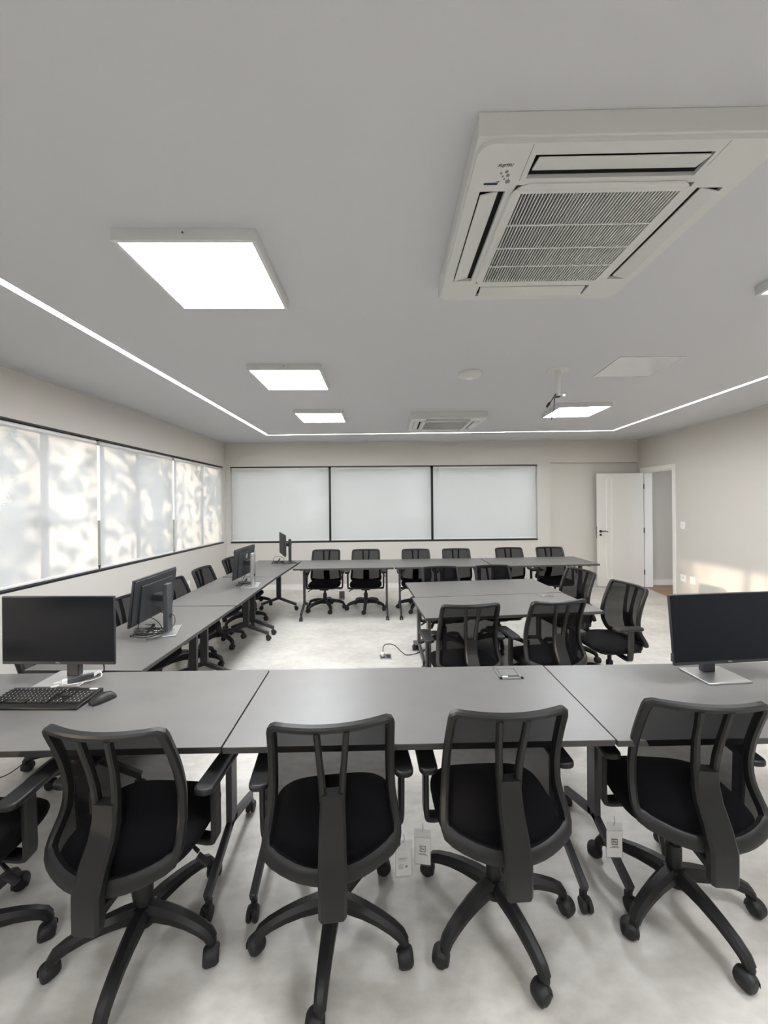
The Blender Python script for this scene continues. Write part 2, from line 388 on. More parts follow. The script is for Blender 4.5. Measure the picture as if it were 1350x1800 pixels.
# roller blinds
def blind(p, q, zlo, zhi, inward, label, group, chain_end):
    """p,q: (x,y) ends; zlo/zhi: z at both ends"""
    P, Q = Vector((*p, 0)), Vector((*q, 0)); n = Vector((*inward, 0)); r = empty('roller_blind', (P+Q)/2, 0, label, 'blind', group)
    L = lambda v: v-(P+Q)/2
    def pt(t, h, o=0): v = P.lerp(Q, t)+n*o; v.z = h; return L(v)
    lo = lambda t: zlo[0]+(zlo[1]-zlo[0])*t
    hi = lambda t: zhi[0]+(zhi[1]-zhi[0])*t
    MB().grid(lambda u, v: pt(u, lo(u)+.012+(hi(u)-.02-lo(u)-.012)*v, .0025*math.sin(u*9)*(1-v)), 24, 12).build('fabric', 'blind', r)
    MB().tube([pt(.004, hi(.004)-.022, -.018), pt(.996, hi(.996)-.022, -.018)], .021, 14).build('roller_tube', 'white', r)
    MB().sweep([pt(0, lo(0)+.010), pt(1, lo(1)+.010)], rrect(.012, .024, .004)).build('bottom_bar', 'white', r)
    if chain_end is not None:
        t = chain_end; d = .012 if t < .5 else -.012
        a, b = pt(t, hi(t)-.03, .012), pt(t, lo(t)+.18, .012); e = (Q-P).normalized()*d
        MB().tube([a, b, b+e*.6-Vector((0, 0, .012)), b+e*1.2, a+e*1.2], .0022, 5).build('pull_chain', 'outlet', r)
        MB().box(b+e*.6-Vector((0, 0, .025)), (.018, .018, .05)).build('chain_weight', 'outlet', r, bevel=.004)
    return r
bx = XL-.036
for a, b, lab in ((2.40, 3.965, 'nearest sunlit roller blind on the left wall, widest and blurriest dapples'),
                  (4.002, 5.405, 'middle sunlit roller blind on the left wall with leaf shadows'),
                  (5.442, 7.065, 'farthest sunlit roller blind on the left wall, beside the back corner')):
    blind((bx, a), (bx, b), (zb(a)+.024, zb(b)+.024), (zt(a)-.014, zt(b)-.014), (1, 0), lab, 'roller blinds on the left wall', None if a < 5 else .985)
for a, b, lab, ch in ((-2.72, -.915, 'pale roller blind on the back wall, nearest the left corner', .01),
                      (-.875, .998, 'middle pale roller blind of three on the back wall', None),
                      (1.042, 2.985, 'pale roller blind on the back wall, nearest the door', .988)):
    blind((a, YB+.035), (b, YB+.035), (BZ0+.032, BZ0+.032), (BZ1-.014, BZ1-.014), (0, -1), lab, 'roller blinds on the back wall', ch)

# ------------------------------------------------------------------ outside: ground and trees
struct(MB().bb((-40, -30, -.45), (XL-.16, 40, -.40)).bb((XL-.16, YB+.16, -.45), (40, 40, -.40)).build('ground', 'lawn', smooth=False))
def tree(loc, rad, zc_, zr, nleaf, size, label, seed):
    rnd = random.Random(seed); r = empty('tree', loc, 0, label, 'tree', 'trees outside the windows')
    tr = MB().tube(smooth_path([(0, 0, -.42), (.05, .04, .8), (-.03, .05, zc_-.4), (.06, 0, zc_+zr*.6)], 4), [.14, .13, .13, .12, .12, .11, .11, .10, .09, .07, .06, .04, .03][:13], 8)
    for k in range(6):
        a = rnd.uniform(0, 6.28); h = zc_-zr*.5+rnd.random()*zr
        tr.tube([(0, 0, h-.3), (math.cos(a)*rad*.4, math.sin(a)*rad*.4, h+.1), (math.cos(a)*rad*.8, math.sin(a)*rad*.8, h+.3)], [.05, .035, .015], 6)
    tr.build('trunk', 'bark', r)
    lf = MB(); cl = [(Vector((rnd.gauss(0, 1), rnd.gauss(0, 1), rnd.gauss(0, 1)))).normalized()*rnd.random()**.4 for _ in range(160)]
    for k in range(nleaf):
        c = rnd.choice(cl); p = Vector((c.x*rad, c.y*rad, zc_+c.z*zr)) + Vector((rnd.gauss(0, .16), rnd.gauss(0, .16), rnd.gauss(0, .15)))
        a = Vector((rnd.gauss(0, 1), rnd.gauss(0, 1), rnd.gauss(0, 1))).normalized(); b = a.orthogonal().normalized(); s_ = size*rnd.uniform(.6, 1.4)
        lf.add([p-a*s_, p+b*s_*.45, p+a*s_, p-b*s_*.45], [(0, 1, 2, 3)])
    lf.build('foliage', 'leaf', r, smooth=False)
tree((-7.0, .65, 0), 1.0, 2.5, 1.1, 560, .125, 'leafy tree outside, casting shade on the nearest left blind', 1)
tree((-7.0, 2.95, 0), 1.15, 2.5, 1.1, 560, .11, 'leafy tree outside, casting dapples on the middle left blind', 2)
tree((-6.6, 5.35, 0), 1.10, 2.4, 1.1, 860, .09, 'leafy tree outside, casting dapples on the farthest left blind', 3)
tree((-7.0, -2.1, 0), 1.15, 2.4, 1.1, 130, .14, 'leafy tree outside, seen through no blind, near the camera end', 4)
for k, (x, y, rr) in enumerate(((-3.4, 11.0, 1.25), (-.4, 11.0, 1.2), (2.6, 11.2, 1.25), (5.6, 11.6, 1.25))):
    tree((x, y, 0), rr, 1.7, 1.5, 1000, .17, 'green tree outside behind the back wall blinds', 10+k)

# ------------------------------------------------------------------ ceiling fittings
def led(name, a, b, label):
    d = (b-a).normalized(); sd = Vector((-d.y, d.x, 0))*.022
    o = MB().prism([zc(a-sd, C+.020), zc(b-sd, C+.020), zc(b+sd, C+.020), zc(a+sd, C+.020)], (0, 0, .014)).build('led_strip', 'led', smooth=False)
    tag(o, label, 'light strip', 'recessed LED strips')
led('l', G[0], G[1], 'recessed white LED light line running along the left side of the ceiling')
led('b', G[1]+Vector((.03, 0, 0)), G[2]-Vector((.03, 0, 0)), 'recessed white LED light line across the ceiling before the back wall')
led('r', G[2], G[3], 'recessed white LED light line running along the right side of the ceiling')
def panel_light(x, y, yaw, sz, label):
    r = empty('ceiling_light', (x, y, C), R(yaw), label, 'light', 'square ceiling panels')
    h = sz/2; mb = MB()
    for a, b, c, d in ((-h, -h, h, -h+.018), (-h, h-.018, h, h), (-h, -h+.018, -h+.018, h-.018), (h-.018, -h+.018, h, h-.018)): mb.bb((a, b, -.046), (c, d, 0))
    mb.build('frame', 'panelframe', r, smooth=False, bevel=.0015)
    MB().bb((-h+.018, -h+.018, -.042), (h-.018, h-.018, -.030)).build('diffuser', 'lamp', r, smooth=False)
    MB().lathe([(.004, 0), (.004, .002)], 8, (0, -h-.001, -.018), Matrix.Rotation(R(90), 3, 'X')).build('screw', 'steel', r)
panel_light(-.735, 1.755, 0, .55, 'nearest and largest-looking lit square ceiling panel on the left')
panel_light(-.715, 3.26, 0, .57, 'middle lit square ceiling panel of the left row')
panel_light(-.69, 4.80, 0, .57, 'farthest lit square ceiling panel of the left row')
panel_light(2.36, 4.55, -5, .58, 'lit square ceiling panel beyond the projector pole')
panel_light(2.16, 1.60, -4, .56, 'lit square ceiling panel cut off at the right edge of the photo')

panel_light(1.98, .10, -4, .56, 'added lit ceiling panel, unseen above the camera, brightening the near end')  # added lamp out of view, brightens the near end of the room
panel_light(-.735, -1.25, 0, .55, 'added lit ceiling panel, unseen behind the camera, brightening the near floor')  # unseen lamp added to lift the floor around the near chairs

def ac_unit(x, y, yaw, sc, label, logo):
    r = empty('ceiling_air_conditioner', (x, y, C), R(yaw), label, 'air conditioner', 'ceiling cassette air conditioners')
    r.scale = (sc, sc, 1)
    W = .84; h = W/2
    MB().bb((-h, -h, -.068), (h, h, 0)).build('casing', 'acwhite', r, bevel=.003)
    # face panel: ring between a rounded outline and the central intake, with four outlet slots
    f = MB(); po = rpoly(W-.012, W-.012, .045); zt_, zl = -.068, -.082
    gi = .545; slots = []
    def ringface(outer, inner_rects): pass
    # plates: corners and bars around the slots
    s0, s1, sl_ = .297, .377, .250          # slot: inner/outer distance, half length
    z0, z1 = zl, zt_
    g = gi/2
    def plate(a, b, c, d): f.bb((a, b, z0), (c, d, z1))
    e = h-.006
    for k in range(4):
        m = Matrix.Rotation(R(90*k), 3, 'Z')
        def rp(a, b, c, d):
            f.prism([m @ Vector(q) for q in ((a, b, z0), (c, b, z0), (c, d, z0), (a, d, z0))], (0, 0, z1-z0))
        rp(-sl_, s1, sl_, e)                      # outer lip
        rp(-s0, g, s0, s0) if k % 2 == 0 else rp(-g, g, g, s0)
        # corner
        cpts = [(sl_, s0), (s0, s0), (s0, sl_), (e, sl_)] + [(e-.045+.045*math.cos(R(t)), e-.045+.045*math.sin(R(t))) for t in (0, 18, 36, 54, 72, 90)] + [(sl_, e)]
        f.prism([m @ Vector((a, b, z0)) for a, b in cpts], (0, 0, z1-z0))
    f.build('face_panel', 'acwhite', r, smooth=False)
    gp = MB()
    for k in range(4):
        m = Matrix.Rotation(R(90*k), 3, 'Z')
        gp.prism([m @ Vector((a, b, -.090)) for a, b in ((-.263, .263), (-.2475, .2475), (.2475, .2475), (.263, .263))], (0, 0, .012))
    pr_ = [(a, b, -.0845) for a, b in rpoly(.535, .535, .045)]
    gp.sweep(pr_, rrect(.026, .010, .004), ups=[(0, 0, 1)]*len(pr_), closed=True)
    gp.build('intake_frame', 'acwhite', r, smooth=False, bevel=.004)
    MB().bb((-.26, -.26, -.0705), (.26, .26, -.069)).build('intake_shade', 'acgap', r, smooth=False)
    sb = MB()
    for i in range(46):
        xx = -.245+.49*(i+.5)/46
        sb.bb((xx-.0019, -.248, -.088), (xx+.0019, .248, -.080))
    for yy in (-.105, .02, .135): sb.bb((-.248, yy-.003, -.0895), (.248, yy+.003, -.086))
    sb.build('intake_grille', 'acwhite', r, smooth=False)
    for k in range(4):
        m = Matrix.Rotation(R(90*k), 3, 'Z')
        v = MB(); v.box((0, 0, 0), (sl_*2-.02, .058, .006), Matrix.Rotation(R(-14), 3, 'X'))
        o = v.build('louver', 'acwhite', r, bevel=.002); o.location = m @ Vector((0, .345, -.079)); o.rotation_euler = (0, 0, R(90*k))
        b = MB().bb((-sl_, -.042, 0), (sl_, .042, .001)).build('outlet_slot_shade', 'acgap', r, smooth=False); b.location = m @ Vector((0, .337, -.0695)); b.rotation_euler = (0, 0, R(90*k))
    flip = Matrix(((1, 0, 0), (0, -1, 0), (0, 0, -1)))
    zq = -.0826
    for a, b, c, d in ((-.268, -.41, -.2665, -.29), (.262, -.41, .2635, -.33)): MB().bb((a, b, zq), (c, d, zl+.001)).build('seam_line', 'greyink', r, smooth=False)
    if logo:
        text_part('FUJITSU', .0125, 'ink', 'logo_lettering', r, (-.325, -.345, zq), Matrix.Rotation(R(-3), 3, 'Z') @ flip, shear=.25)
        ik = MB()
        for dx, dy, q in ((-.012, 0, .0035), (-.004, .011, .003), (.003, .021, .003), (-.012, .030, .003), (.003, -.005, .005), (.010, .008, .0055), (.016, .03, .0075)):
            ik.lathe([(q, 0), (q, .0006)], 12, (-.318+dx, -.318+dy, zq))
        ik.bb((-.337, -.2890, zq), (-.326, -.2870, zq+.0006)); ik.bb((-.3035, -.302, zq), (-.302, -.292, zq+.0006))
        ik.build('control_icons', 'greyink', r)
        MB().bb((-.372, -.284, zq+.0002), (-.330, -.266, zq+.0008)).build('sticker', 'card', r, smooth=False)
        MB().bb((-.372, -.284, zq), (-.330, -.276, zq+.0006)).build('sticker_band', 'navy', r, smooth=False)
        dsh = MB()
        for q in range(8): dsh.bb((-.370+.005*q, -.2735, zq), (-.3665+.005*q, -.2718, zq+.0004))
        for q in range(6): dsh.bb((-.370+.006*q, -.2695, zq), (-.365+.006*q, -.2682, zq+.0004))
        dsh.build('sticker_lines', 'greyink', r, smooth=False)
    return r
ac_unit(.712, 1.438, -1.6, 1.0, 'large white ceiling air conditioner nearest the camera', True)
ac_unit(.90, 5.14, -2, 1.11, 'white ceiling air conditioner above the back table row', False)

sd = empty('smoke_detector', (.78, 3.215, C), 0, 'round white detector disc on the ceiling left of the projector pole', 'smoke detector')
MB().lathe([(.02, -.046), (.05, -.044), (.085, -.032), (.098, -.018), (.10, -.006), (.10, 0)], 32).build('body', 'acwhite', sd)
MB().lathe([(.028, -.050), (.031, -.046), (.031, -.040)], 24).build('cap', 'white', sd)
pm = empty('projector_mount', (1.489, 3.141, C), 0, 'white projector pole hanging from the ceiling with bare clamp', 'projector mount')
MB().lathe([(.028, -.012), (.085, -.008), (.092, 0)], 28).build('flange', 'acwhite', pm)
MB().lathe([(.025, -.20), (.025, -.008)], 20).build('pole', 'acwhite', pm)
MB().lathe([(.027, -.222), (.036, -.220), (.036, -.196), (.026, -.194)], 20).box((.045, 0, -.21), (.03, .02, .02)).build('clamp', 'silver', pm)
MB().lathe([(.012, -.228), (.022, -.224), (.022, -.215)], 14).build('cable_gland', 'blackd', pm)
c1 = empty('projector_cable', (1.489, 3.141, C-.21), 0, 'short black cable with plug dangling left from the projector pole', 'cable', 'cables on the projector pole')
MB().tube(smooth_path([(-.02, -.02, .01), (-.045, -.03, -.02), (-.07, -.03, -.055), (-.085, -.03, -.072)], 4), .004, 6).build('cord', 'cable', c1)
MB().tube([(-.078, -.03, -.064), (-.088, -.03, -.078), (-.105, -.03, -.102)], [.007, .011, .010], 10).build('plug', 'blackd', c1)
c2 = MB().tube(smooth_path([(-.01, -.01, -.012), (-.034, -.015, -.03), (-.036, -.015, -.10), (-.05, -.015, -.15), (-.062, -.015, -.205)], 5), .0045, 6).build('projector_cable', 'cable')
c2.location = (1.489, 3.141, C-.21); tag(c2, 'long bare black cable hanging straight down from the projector pole', 'cable', 'cables on the projector pole')
hq = [(1.824, 2.85), (2.327, 2.843), (2.371, 3.317), (1.885, 3.341)]
cxh, cyh = sum(p[0] for p in hq)/4, sum(p[1] for p in hq)/4
ah = empty('access_hatch', (cxh, cyh, C), 0, 'glossy square access hatch flush in the ceiling right of the pole', 'hatch')
M['gloss'] = mat('gloss_white', (.64, .64, .65), .07, spec=.9)
def insetq(k): return [((p[0]-cxh)*k, (p[1]-cyh)*k) for p in hq]
MB().prism([(a, b, -.004) for a, b in insetq(.975)], (0, 0, .003)).build('hatch_panel', 'gloss', ah, smooth=False)
fr = MB(); o1, i1 = insetq(1), insetq(.96)
for k in range(4): fr.prism([(*o1[k], -.006), (*o1[(k+1) % 4], -.006), (*i1[(k+1) % 4], -.006), (*i1[k], -.006)], (0, 0, .006))
fr.build('hatch_frame', 'acwhite', ah, smooth=False)

# ------------------------------------------------------------------ wall plates
def plate_rw(s, z, label, cat, wd, hh, kind):
    o = empty('light_switch' if kind == 's' else 'wall_outlet', rw(s, 0, z), math.atan2(RD.y, RD.x), label, cat)
    # local +x along wall, local -y = outward? RN is to the right of RD => local -y
    MB().bb((-wd/2, 0, -hh/2), (wd/2, .010, hh/2)).build('plate', 'outlet', o, bevel=.003)
    if kind == 's':
        for d in (-.017, .017): MB().bb((d-.014, .009, -.030), (d+.014, .0145, .030)).build('rocker', 'outlet', o, bevel=.002)
    elif kind == 'o':
        for d in (-.012, 0, .012): MB().lathe([(.0035, 0), (.0035, .003)], 10, (d, .009, -.002), Matrix.Rotation(R(-90), 3, 'X')).build('socket_hole', 'ink', o)
        MB().bb((-.022, .0095, .010), (.022, .0112, .016)).build('plate_label', 'greyink', o)
    return o
plate_rw(-1.265, 1.217, 'white light switch beside the door casing', 'switch', .105, .115, 's')
plate_rw(-1.255, .392, 'low white socket plate nearest the door casing', 'outlet', .11, .105, 'o')
plate_rw(-1.466, .40, 'low blank white plate second from the door casing', 'outlet', .11, .11, 'b')
o = empty('wall_outlet', (XL, 5.72, .415), 0, 'white wall outlet on the left wall behind the chairs', 'outlet')
MB().bb((0, -.055, -.075), (.010, .055, .075)).build('plate', 'outlet', o, bevel=.003)
MB().lathe([(.014, 0), (.014, .004)], 14, (.009, 0, .01), Matrix.Rotation(R(90), 3, 'Y')).build('socket_hole', 'ink', o)

# ------------------------------------------------------------------ tables
def table(cx, cy, yaw, L, D, label, group):
    r = empty('training_table', (cx, cy, 0), R(yaw), label, 'table', group)
    T = .74
    tp = MB().bb((-L/2+.003, -D/2+.002, T-.003), (L/2-.003, D/2-.002, T)).build('tabletop', 'top', r, smooth=False)
    MB().bb((-L/2+.003, -D/2+.002, T-.0245), (L/2-.003, D/2-.002, T-.003)).build('edge_band', 'edge', tp, smooth=False)
    for sx in (-1, 1):
        x = sx*(L/2-.092)
        lg = MB()
        lg.bb((x-.014, -.034, .165), (x+.014, .034, T-.05))
        lg.bb((x-.016, -.24, T-.052), (x+.016, .24, T-.026))
        for sy in (-1, 1):
            lg.sweep([(x, sy*.005, .185), (x, sy*.05, .168), (x, sy*.268, .088)], rrect(.028, .040, .004))
        lo = lg.build('leg', 'steel', r, bevel=.002)
        for sy in (-1, 1):
            cs = MB(); yy = sy*.262
            cs.lathe([(.009, .05), (.009, .085)], 10, (x, yy, 0))
            for dx in (-.013, .013): cs.lathe([(.012, -.009), (.025, -.008), (.028, -.003), (.028, .003), (.025, .008), (.012, .009)], 16, (x+dx, yy+sy*.008, .028), Matrix.Rotation(R(90), 3, 'Y'))
            cs.bb((x-.010, yy-.02, .03), (x+.010, yy+.024, .062))
            cs.build('caster', 'rubber', lo)
    MB().bb((-L/2+.10, -.02, T-.075), (L/2-.10, .02, T-.045)).build('crossbar', 'steel', r, bevel=.002)
    for sx in (-1, 1):
        MB().sweep([(sx*(L/2-.12), .03, T-.20), (sx*(L/2-.19), .03, T-.045)], rrect(.022, .022, .003)).build('fold_bracket', 'steel', r)
    return r
gn, gl, gb, gc = 'tables in the near row', 'tables along the left wall', 'tables along the back wall', 'tables in the centre block'
table(-1.381, 1.832, 0, 1.535, .672, 'dark grey folding table in the near row, holding the keyboard', gn)
table(.157, 1.828, 0, 1.537, .672, 'dark grey folding table in the middle of the near row', gn)
table(1.695, 1.822, 0, 1.537, .672, 'dark grey folding table at the right end of the near row', gn)
def side_table(a, b, D, label):
    a, b = Vector(a), Vector(b); d = b-a; ang = math.atan2(d.y, d.x); n = Vector((-d.y, d.x)).normalized()
    c = (a+b)/2 + n*D/2
    return table(c.x, c.y, math.degrees(ang), d.length, D, label, gl)
side_table((-1.335, 2.178), (-1.277, 3.458), .68, 'grey side table nearest the camera, with tangled cables and slanted monitor')
side_table((-1.275, 3.474), (-1.246, 4.708), .68, 'grey side table with the silver-stand monitor, middle of the left run')
side_table((-1.243, 4.716), (-1.172, 5.94), .68, 'grey table in the back left corner under the smallest monitor')
table(-.478, 5.585, .3, 1.375, .69, 'dark grey table along the back wall, leftmost of that row', gb)
table(.893, 5.60, .6, 1.355, .69, 'dark grey table along the back wall, middle of that row', gb)
table(2.335, 5.634, 2.0, 1.50, .69, 'dark grey table along the back wall, at the door end', gb)
table(1.063, 4.048, 4.6, 1.487, .640, 'grey table of the centre block, far half', gc)
table(1.092, 3.405, 4.6, 1.505, .628, 'grey table of the centre block, near half with a flip box', gc)

# ------------------------------------------------------------------ chairs
PROF = [(.395, -.245), (.45, -.232), (.51, -.200), (.57, -.160), (.62, -.146), (.68, -.146), (.76, -.165), (.84, -.195), (.93, -.235)]
def prof_y(z):
    for (z0, a), (z1, b) in zip(PROF, PROF[1:]):
        if z <= z1:
            t = (z-z0)/(z1-z0); t = max(-.5, t); return a+(b-a)*t
    return PROF[-1][1]
# smooth the profile a little
def py(z): return (prof_y(z-.02)+2*prof_y(z)+prof_y(min(z+.02, .93)))/4
def hw(z):                       # half width of the back
    t = (z-.5)/.43
    return .219-.016*min(max(t, 0), 1)+.013*max(0, 1-abs(z-.49)/.12)
def bs(x, z, o=0): return Vector((x, py(z)+1.05*x*x+o, z))
def back_loop():
    pts = []
    zl, zr = .515, .905
    n = 14
    # right side going up
    for i in range(n+1): z = zl+(zr-zl)*i/n; pts.append((hw(z), z, 's'))
    pts += [(hw(.92)-.004, .921, 'c'), (hw(.93)-.014, .930, 't')]
    for i in range(1, 12): x = (hw(.93)-.014)*(1-2*i/12); pts.append((x, .930, 't'))
    pts += [(-hw(.93)+.014, .930, 't'), (-hw(.92)+.004, .921, 'c')]
    for i in range(n+1): z = zr-(zr-zl)*i/n; pts.append((-hw(z), z, 's'))
    pts += [(-.227, .494, 'c'), (-.216, .480, 'b'), (-.196, .470, 'b')]
    for i in range(1, 12): x = -.196+.392*i/12; pts.append((x, .440+.030*(x/.196)**2, 'b'))
    pts += [(.196, .470, 'b'), (.216, .480, 'b'), (.227, .494, 'c')]
    return pts
def make_chair():
    r = empty('office_chair')
    # five-star base with casters
    b = MB(); b.lathe([(.030, .085), (.046, .090), (.048, .135), (.040, .152), (.030, .155)], 20)
    RR = .285
    for k in range(5):
        a = R(72*k); c, s_ = math.cos(a), math.sin(a)
        pr = [(.02, .122), (.07, .128), (.13, .126), (.19, .117), (.24, .103), (.272, .088), (.288, .068)]
        b.sweep([(q*c, q*s_, z) for q, z in pr], rrect(.052, .050, .014), scales=[(1.15, 1.35), (1.1, 1.2), (1, 1.05), (.92, .92), (.86, .85), (.82, .78), (.78, .6)],
                ups=[(-c*u, -s_*u, 1) for u in (0, 0, -.0, -.15, -.3, -.6, -1.2)])
    base = b.build('base', 'black', r)
    for k in range(5):
        a = R(72*k); c = MB()
        c.lathe([(.010, .040), (.010, .075), (.016, .078)], 10)
        for d in (-1, 1): c.lathe([(.004, d*.002), (.0265, d*.002), (.0278, d*.008), (.0265, d*.018), (.021, d*.0245), (.010, d*.027)][::d], 18, (.016, 0, .0280), Matrix.Rotation(R(-90), 3, 'X'))
        def hood(u, v):
            t = R(-35+u*235); w = -1+2*v; rr_ = .0325-.0085*abs(w)**4
            return (.016+rr_*math.cos(t), w*.0275, .029+rr_*math.sin(t))
        c.grid(hood, 12, 8)
        c.lathe([(.016, .052), (.018, .066), (.012, .080)], 12)
        o = c.build('caster', 'blackd', base); o.location = (RR*math.cos(a), RR*math.sin(a), 0); o.rotation_euler = (0, 0, a+random.Random(k*3+1).uniform(-2, 2))
    up_ = []
    col = MB().lathe([(.029, .10), (.029, .235), (.026, .245), (.017, .246), (.017, .375)], 18).build('gas_column', 'blackd', r)
    m = MB().box((0, .0, .388), (.13, .22, .045)).bb((-.045, -.255, .368), (.045, -.06, .402)).bb((-.10, -.10, .402), (.10, .12, .418))
    up_.append(m.build('mechanism', 'blackd', r, bevel=.008))
    lv = MB().tube([(.05, .02, .385), (.17, .015, .375), (.215, .0, .355)], [.006, .006, .007], 8).box((.238, -.012, .338), (.05, .022, .012), Matrix.Rotation(R(35), 3, 'Y'))
    up_.append(lv.build('lever', 'blackd', r))
    # seat cushion
    st = MB(); n, lay = 40, [(.418, .80), (.424, .93), (.434, .985), (.447, 1), (.459, .985), (.468, .94), (.474, .85), (.477, .6), (.478, .25)]
    vs = []
    for z, k in lay:
        for i in range(n):
            t = 2*math.pi*i/n; cx, sx = math.cos(t), math.sin(t)
            x = .242*k*math.copysign(abs(cx)**.55, cx); y = .022+.215*k*math.copysign(abs(sx)**.6, sx)
            dz = -.018*max(0, (y-.12)/.12)**2 + .008*max(0, (-y-.1)/.12) if z > .44 else 0
            vs.append((x, y, z+dz))
    fs = [(j*n+i, j*n+(i+1) % n, (j+1)*n+(i+1) % n, (j+1)*n+i) for j in range(len(lay)-1) for i in range(n)]
    fs += [tuple(range(n-1, -1, -1)), tuple((len(lay)-1)*n+i for i in range(n))]
    st.add(vs, fs); up_.append(st.build('seat', 'seat', r, ang=60))
    sh = MB(); sh.prism([(q[0], q[1]+.03, .408) for q in rpoly(.40, .36, .07)], (0, 0, .014)); up_.append(sh.build('seat_shell', 'blackd', r))
    # backrest
    L = back_loop(); path = [bs(x, z) for x, z, _ in L]; ups = []; sc = []
    for x, z, k in L:
        dy = (py(z+.01)-py(z-.01))/.02; nrm = Vector((2.1*x, -1, 0)) if False else Vector((-2.1*x, 1, -dy)).normalized(); ups.append(nrm)
        sc.append({'s': (1, 1), 'c': (1.05, 1), 't': (.82, .9), 'b': (1.6, .95)}[k])
    up_.append(MB().sweep(path, rrect(.030, .032, .007), ups=ups, closed=True, scales=sc).build('back_frame', 'black', r))
    def ms(u, v):
        z0 = .445+.03*(2*u-1)**2; z = z0+(.925-z0)*v; return bs((2*u-1)*(hw(z)-.005), z, .010)
    up_.append(MB().grid(ms, 14, 16).build('back_mesh', 'mesh', r))
    sp = MB(); zs = [.335, .345, .40, .45, .51, .57, .62, .66, .685]
    yo = lambda z: (py(max(z, .47))-.036 if z > .46 else -.262)
    sp.sweep([(0, yo(z), z) for z in zs], rrect(.094, .042, .009), ups=[(0, -1, 0)]*len(zs), scales=[(.9, .85), (.98, 1), (1, 1), (1, 1), (1, 1), (.97, 1), (.94, .95), (.90, .9), (.86, .85)])
    for d in (-1, 1):
        zs2 = [.655, .685, .74, .80, .87, .925]
        sp.sweep([(d*x_, py(z)-o_, z) for x_, z, o_ in zip((.032, .034, .037, .042, .046, .050), zs2, (.036, .034, .028, .020, .012, .004))], rrect(.024, .030, .006), ups=[(0, -1, 0)]*6, scales=[1, 1, .95, .9, .88, .9])
    up_.append(sp.build('spine', 'black', r))
    for d in (-1, 1):
        am = MB(); pth = smooth_path([(d*.10, .03, .395), (d*.20, .03, .385), (d*.252, .028, .384), (d*.269, .027, .402), (d*.272, .022, .50), (d*.272, .018, .632)], 5)
        am.sweep(pth, rrect(.050, .024, .006), ups=[(d*-.0-0.0001, 0, 1) if i < 10 else (-d, 0, .0) for i in range(len(pth))]) if False else None
        ups2 = []
        for i, p in enumerate(pth):
            t = (pth[min(i+1, len(pth)-1)]-pth[max(i-1, 0)]).normalized(); ups2.append(t.cross(Vector((0, 1, 0))).normalized())
        am.sweep(pth, rrect(.052, .022, .006), ups=ups2)
        ao = am.build('armrest', 'blackd', r); up_.append(ao)
        pd = MB(); pd.prism([(d*.272+a, .045+b_, .628) for a, b_ in rpoly(.074, .255, .03)], (0, 0, .024))
        pd.build('arm_pad', 'black', ao, bevel=.008, segs=3)
    for o in up_: o['_up'] = 1
    return r
CH0 = make_chair(); first = [True]
GR = {'N': 'office chairs at the near table row', 'L': 'office chairs along the left wall', 'C': 'office chairs around the centre tables', 'B': 'office chairs along the back wall'}
def place(x, y, yaw, dz, leg, label, g):
    # dz: how far the gas lift is up or down; leg: world angle of one foot of the star base
    o = CH0 if first[0] else copy_tree(CH0); first[0] = False
    PL.append((o, x, y, yaw, dz, leg)); tag(o, label, 'chair', GR[g]); o.location = (x, y, 0); o.rotation_euler = (0, 0, R(yaw))
PL = []
place(-1.57, 1.42, 0, 0, 23, 'black mesh office chair cut off at the left edge, in front of the keyboard', 'N')
place(-.91, 1.495, -4.5, 0, -84, 'black mesh office chair, first whole one from left, turned slightly right', 'N')
place(-.185, 1.515, 5.7, 0, -93, 'black mesh office chair, second whole one from left, back towards camera', 'N')
place(.457, 1.563, 2, 0, -71, 'black mesh office chair in front of the near flip-up power box', 'N')
place(1.223, 1.589, -6, 0, -81, 'black mesh office chair in the near right corner, partly cut off', 'N')
place(-1.93, 2.45, -90, -.05, 182, 'office chair hidden behind the big near left monitor', 'L')
place(-1.93, 3.20, -90, -.05, 40, 'black chair by the left wall, just right of the near left monitor', 'L')
place(-1.885, 3.915, -88, -.05, 2, 'black chair by the left wall, behind the cable-tangled monitor', 'L')
place(-1.885, 4.54, -92, -.05, 36, 'black chair by the left wall below the wall outlet, fully visible back', 'L')
place(-1.84, 5.27, -94, -.05, 24, 'black chair by the left wall, behind the silver-stand monitor, left of it', 'L')
place(-2.0, 6.10, -90, -.05, 10, 'black chair in the back left corner, mostly hidden by the silver-stand monitor', 'L')
place(.635, 2.905, 5, 0, -60, 'black chair at the centre tables, back to camera, left one of two', 'C')
place(1.285, 2.965, 8, 0, -75, 'black chair at the centre tables, back to camera, right one of two', 'C')
place(.73, 4.30, 183, -.06, -100, 'black chair behind the centre tables, facing camera, left one of two', 'C')
place(1.36, 4.35, 185, -.06, -100, 'black chair behind the centre tables, facing camera, right one of two', 'C')
place(1.97, 4.03, 101, -.03, 40, 'black chair at the right end of the centre tables, farther one of two', 'C')
place(2.03, 3.36, 97, -.03, 100, 'black chair at the right end of the centre tables, nearer one, turned out', 'C')
for k, (x, y, yaw, leg, lab) in enumerate(((-.82, 5.89, 180, -65, 'black chair at the back wall, leftmost of the six'),
        (-.195, 5.87, 180, -92, 'black chair at the back wall, second of the six from the left'),
        (.585, 5.84, 180, -112, 'black chair at the back wall, third of the six from the left'),
        (1.22, 5.84, 180, -90, 'black chair at the back wall, third of the six from the door'),
        (2.07, 5.88, 181, -80, 'black chair at the back wall, second of the six from the door'),
        (2.725, 5.90, 181, -75, 'black chair at the back wall, nearest the open door'))):
    place(x, y, yaw, -.06, leg, lab, 'B')
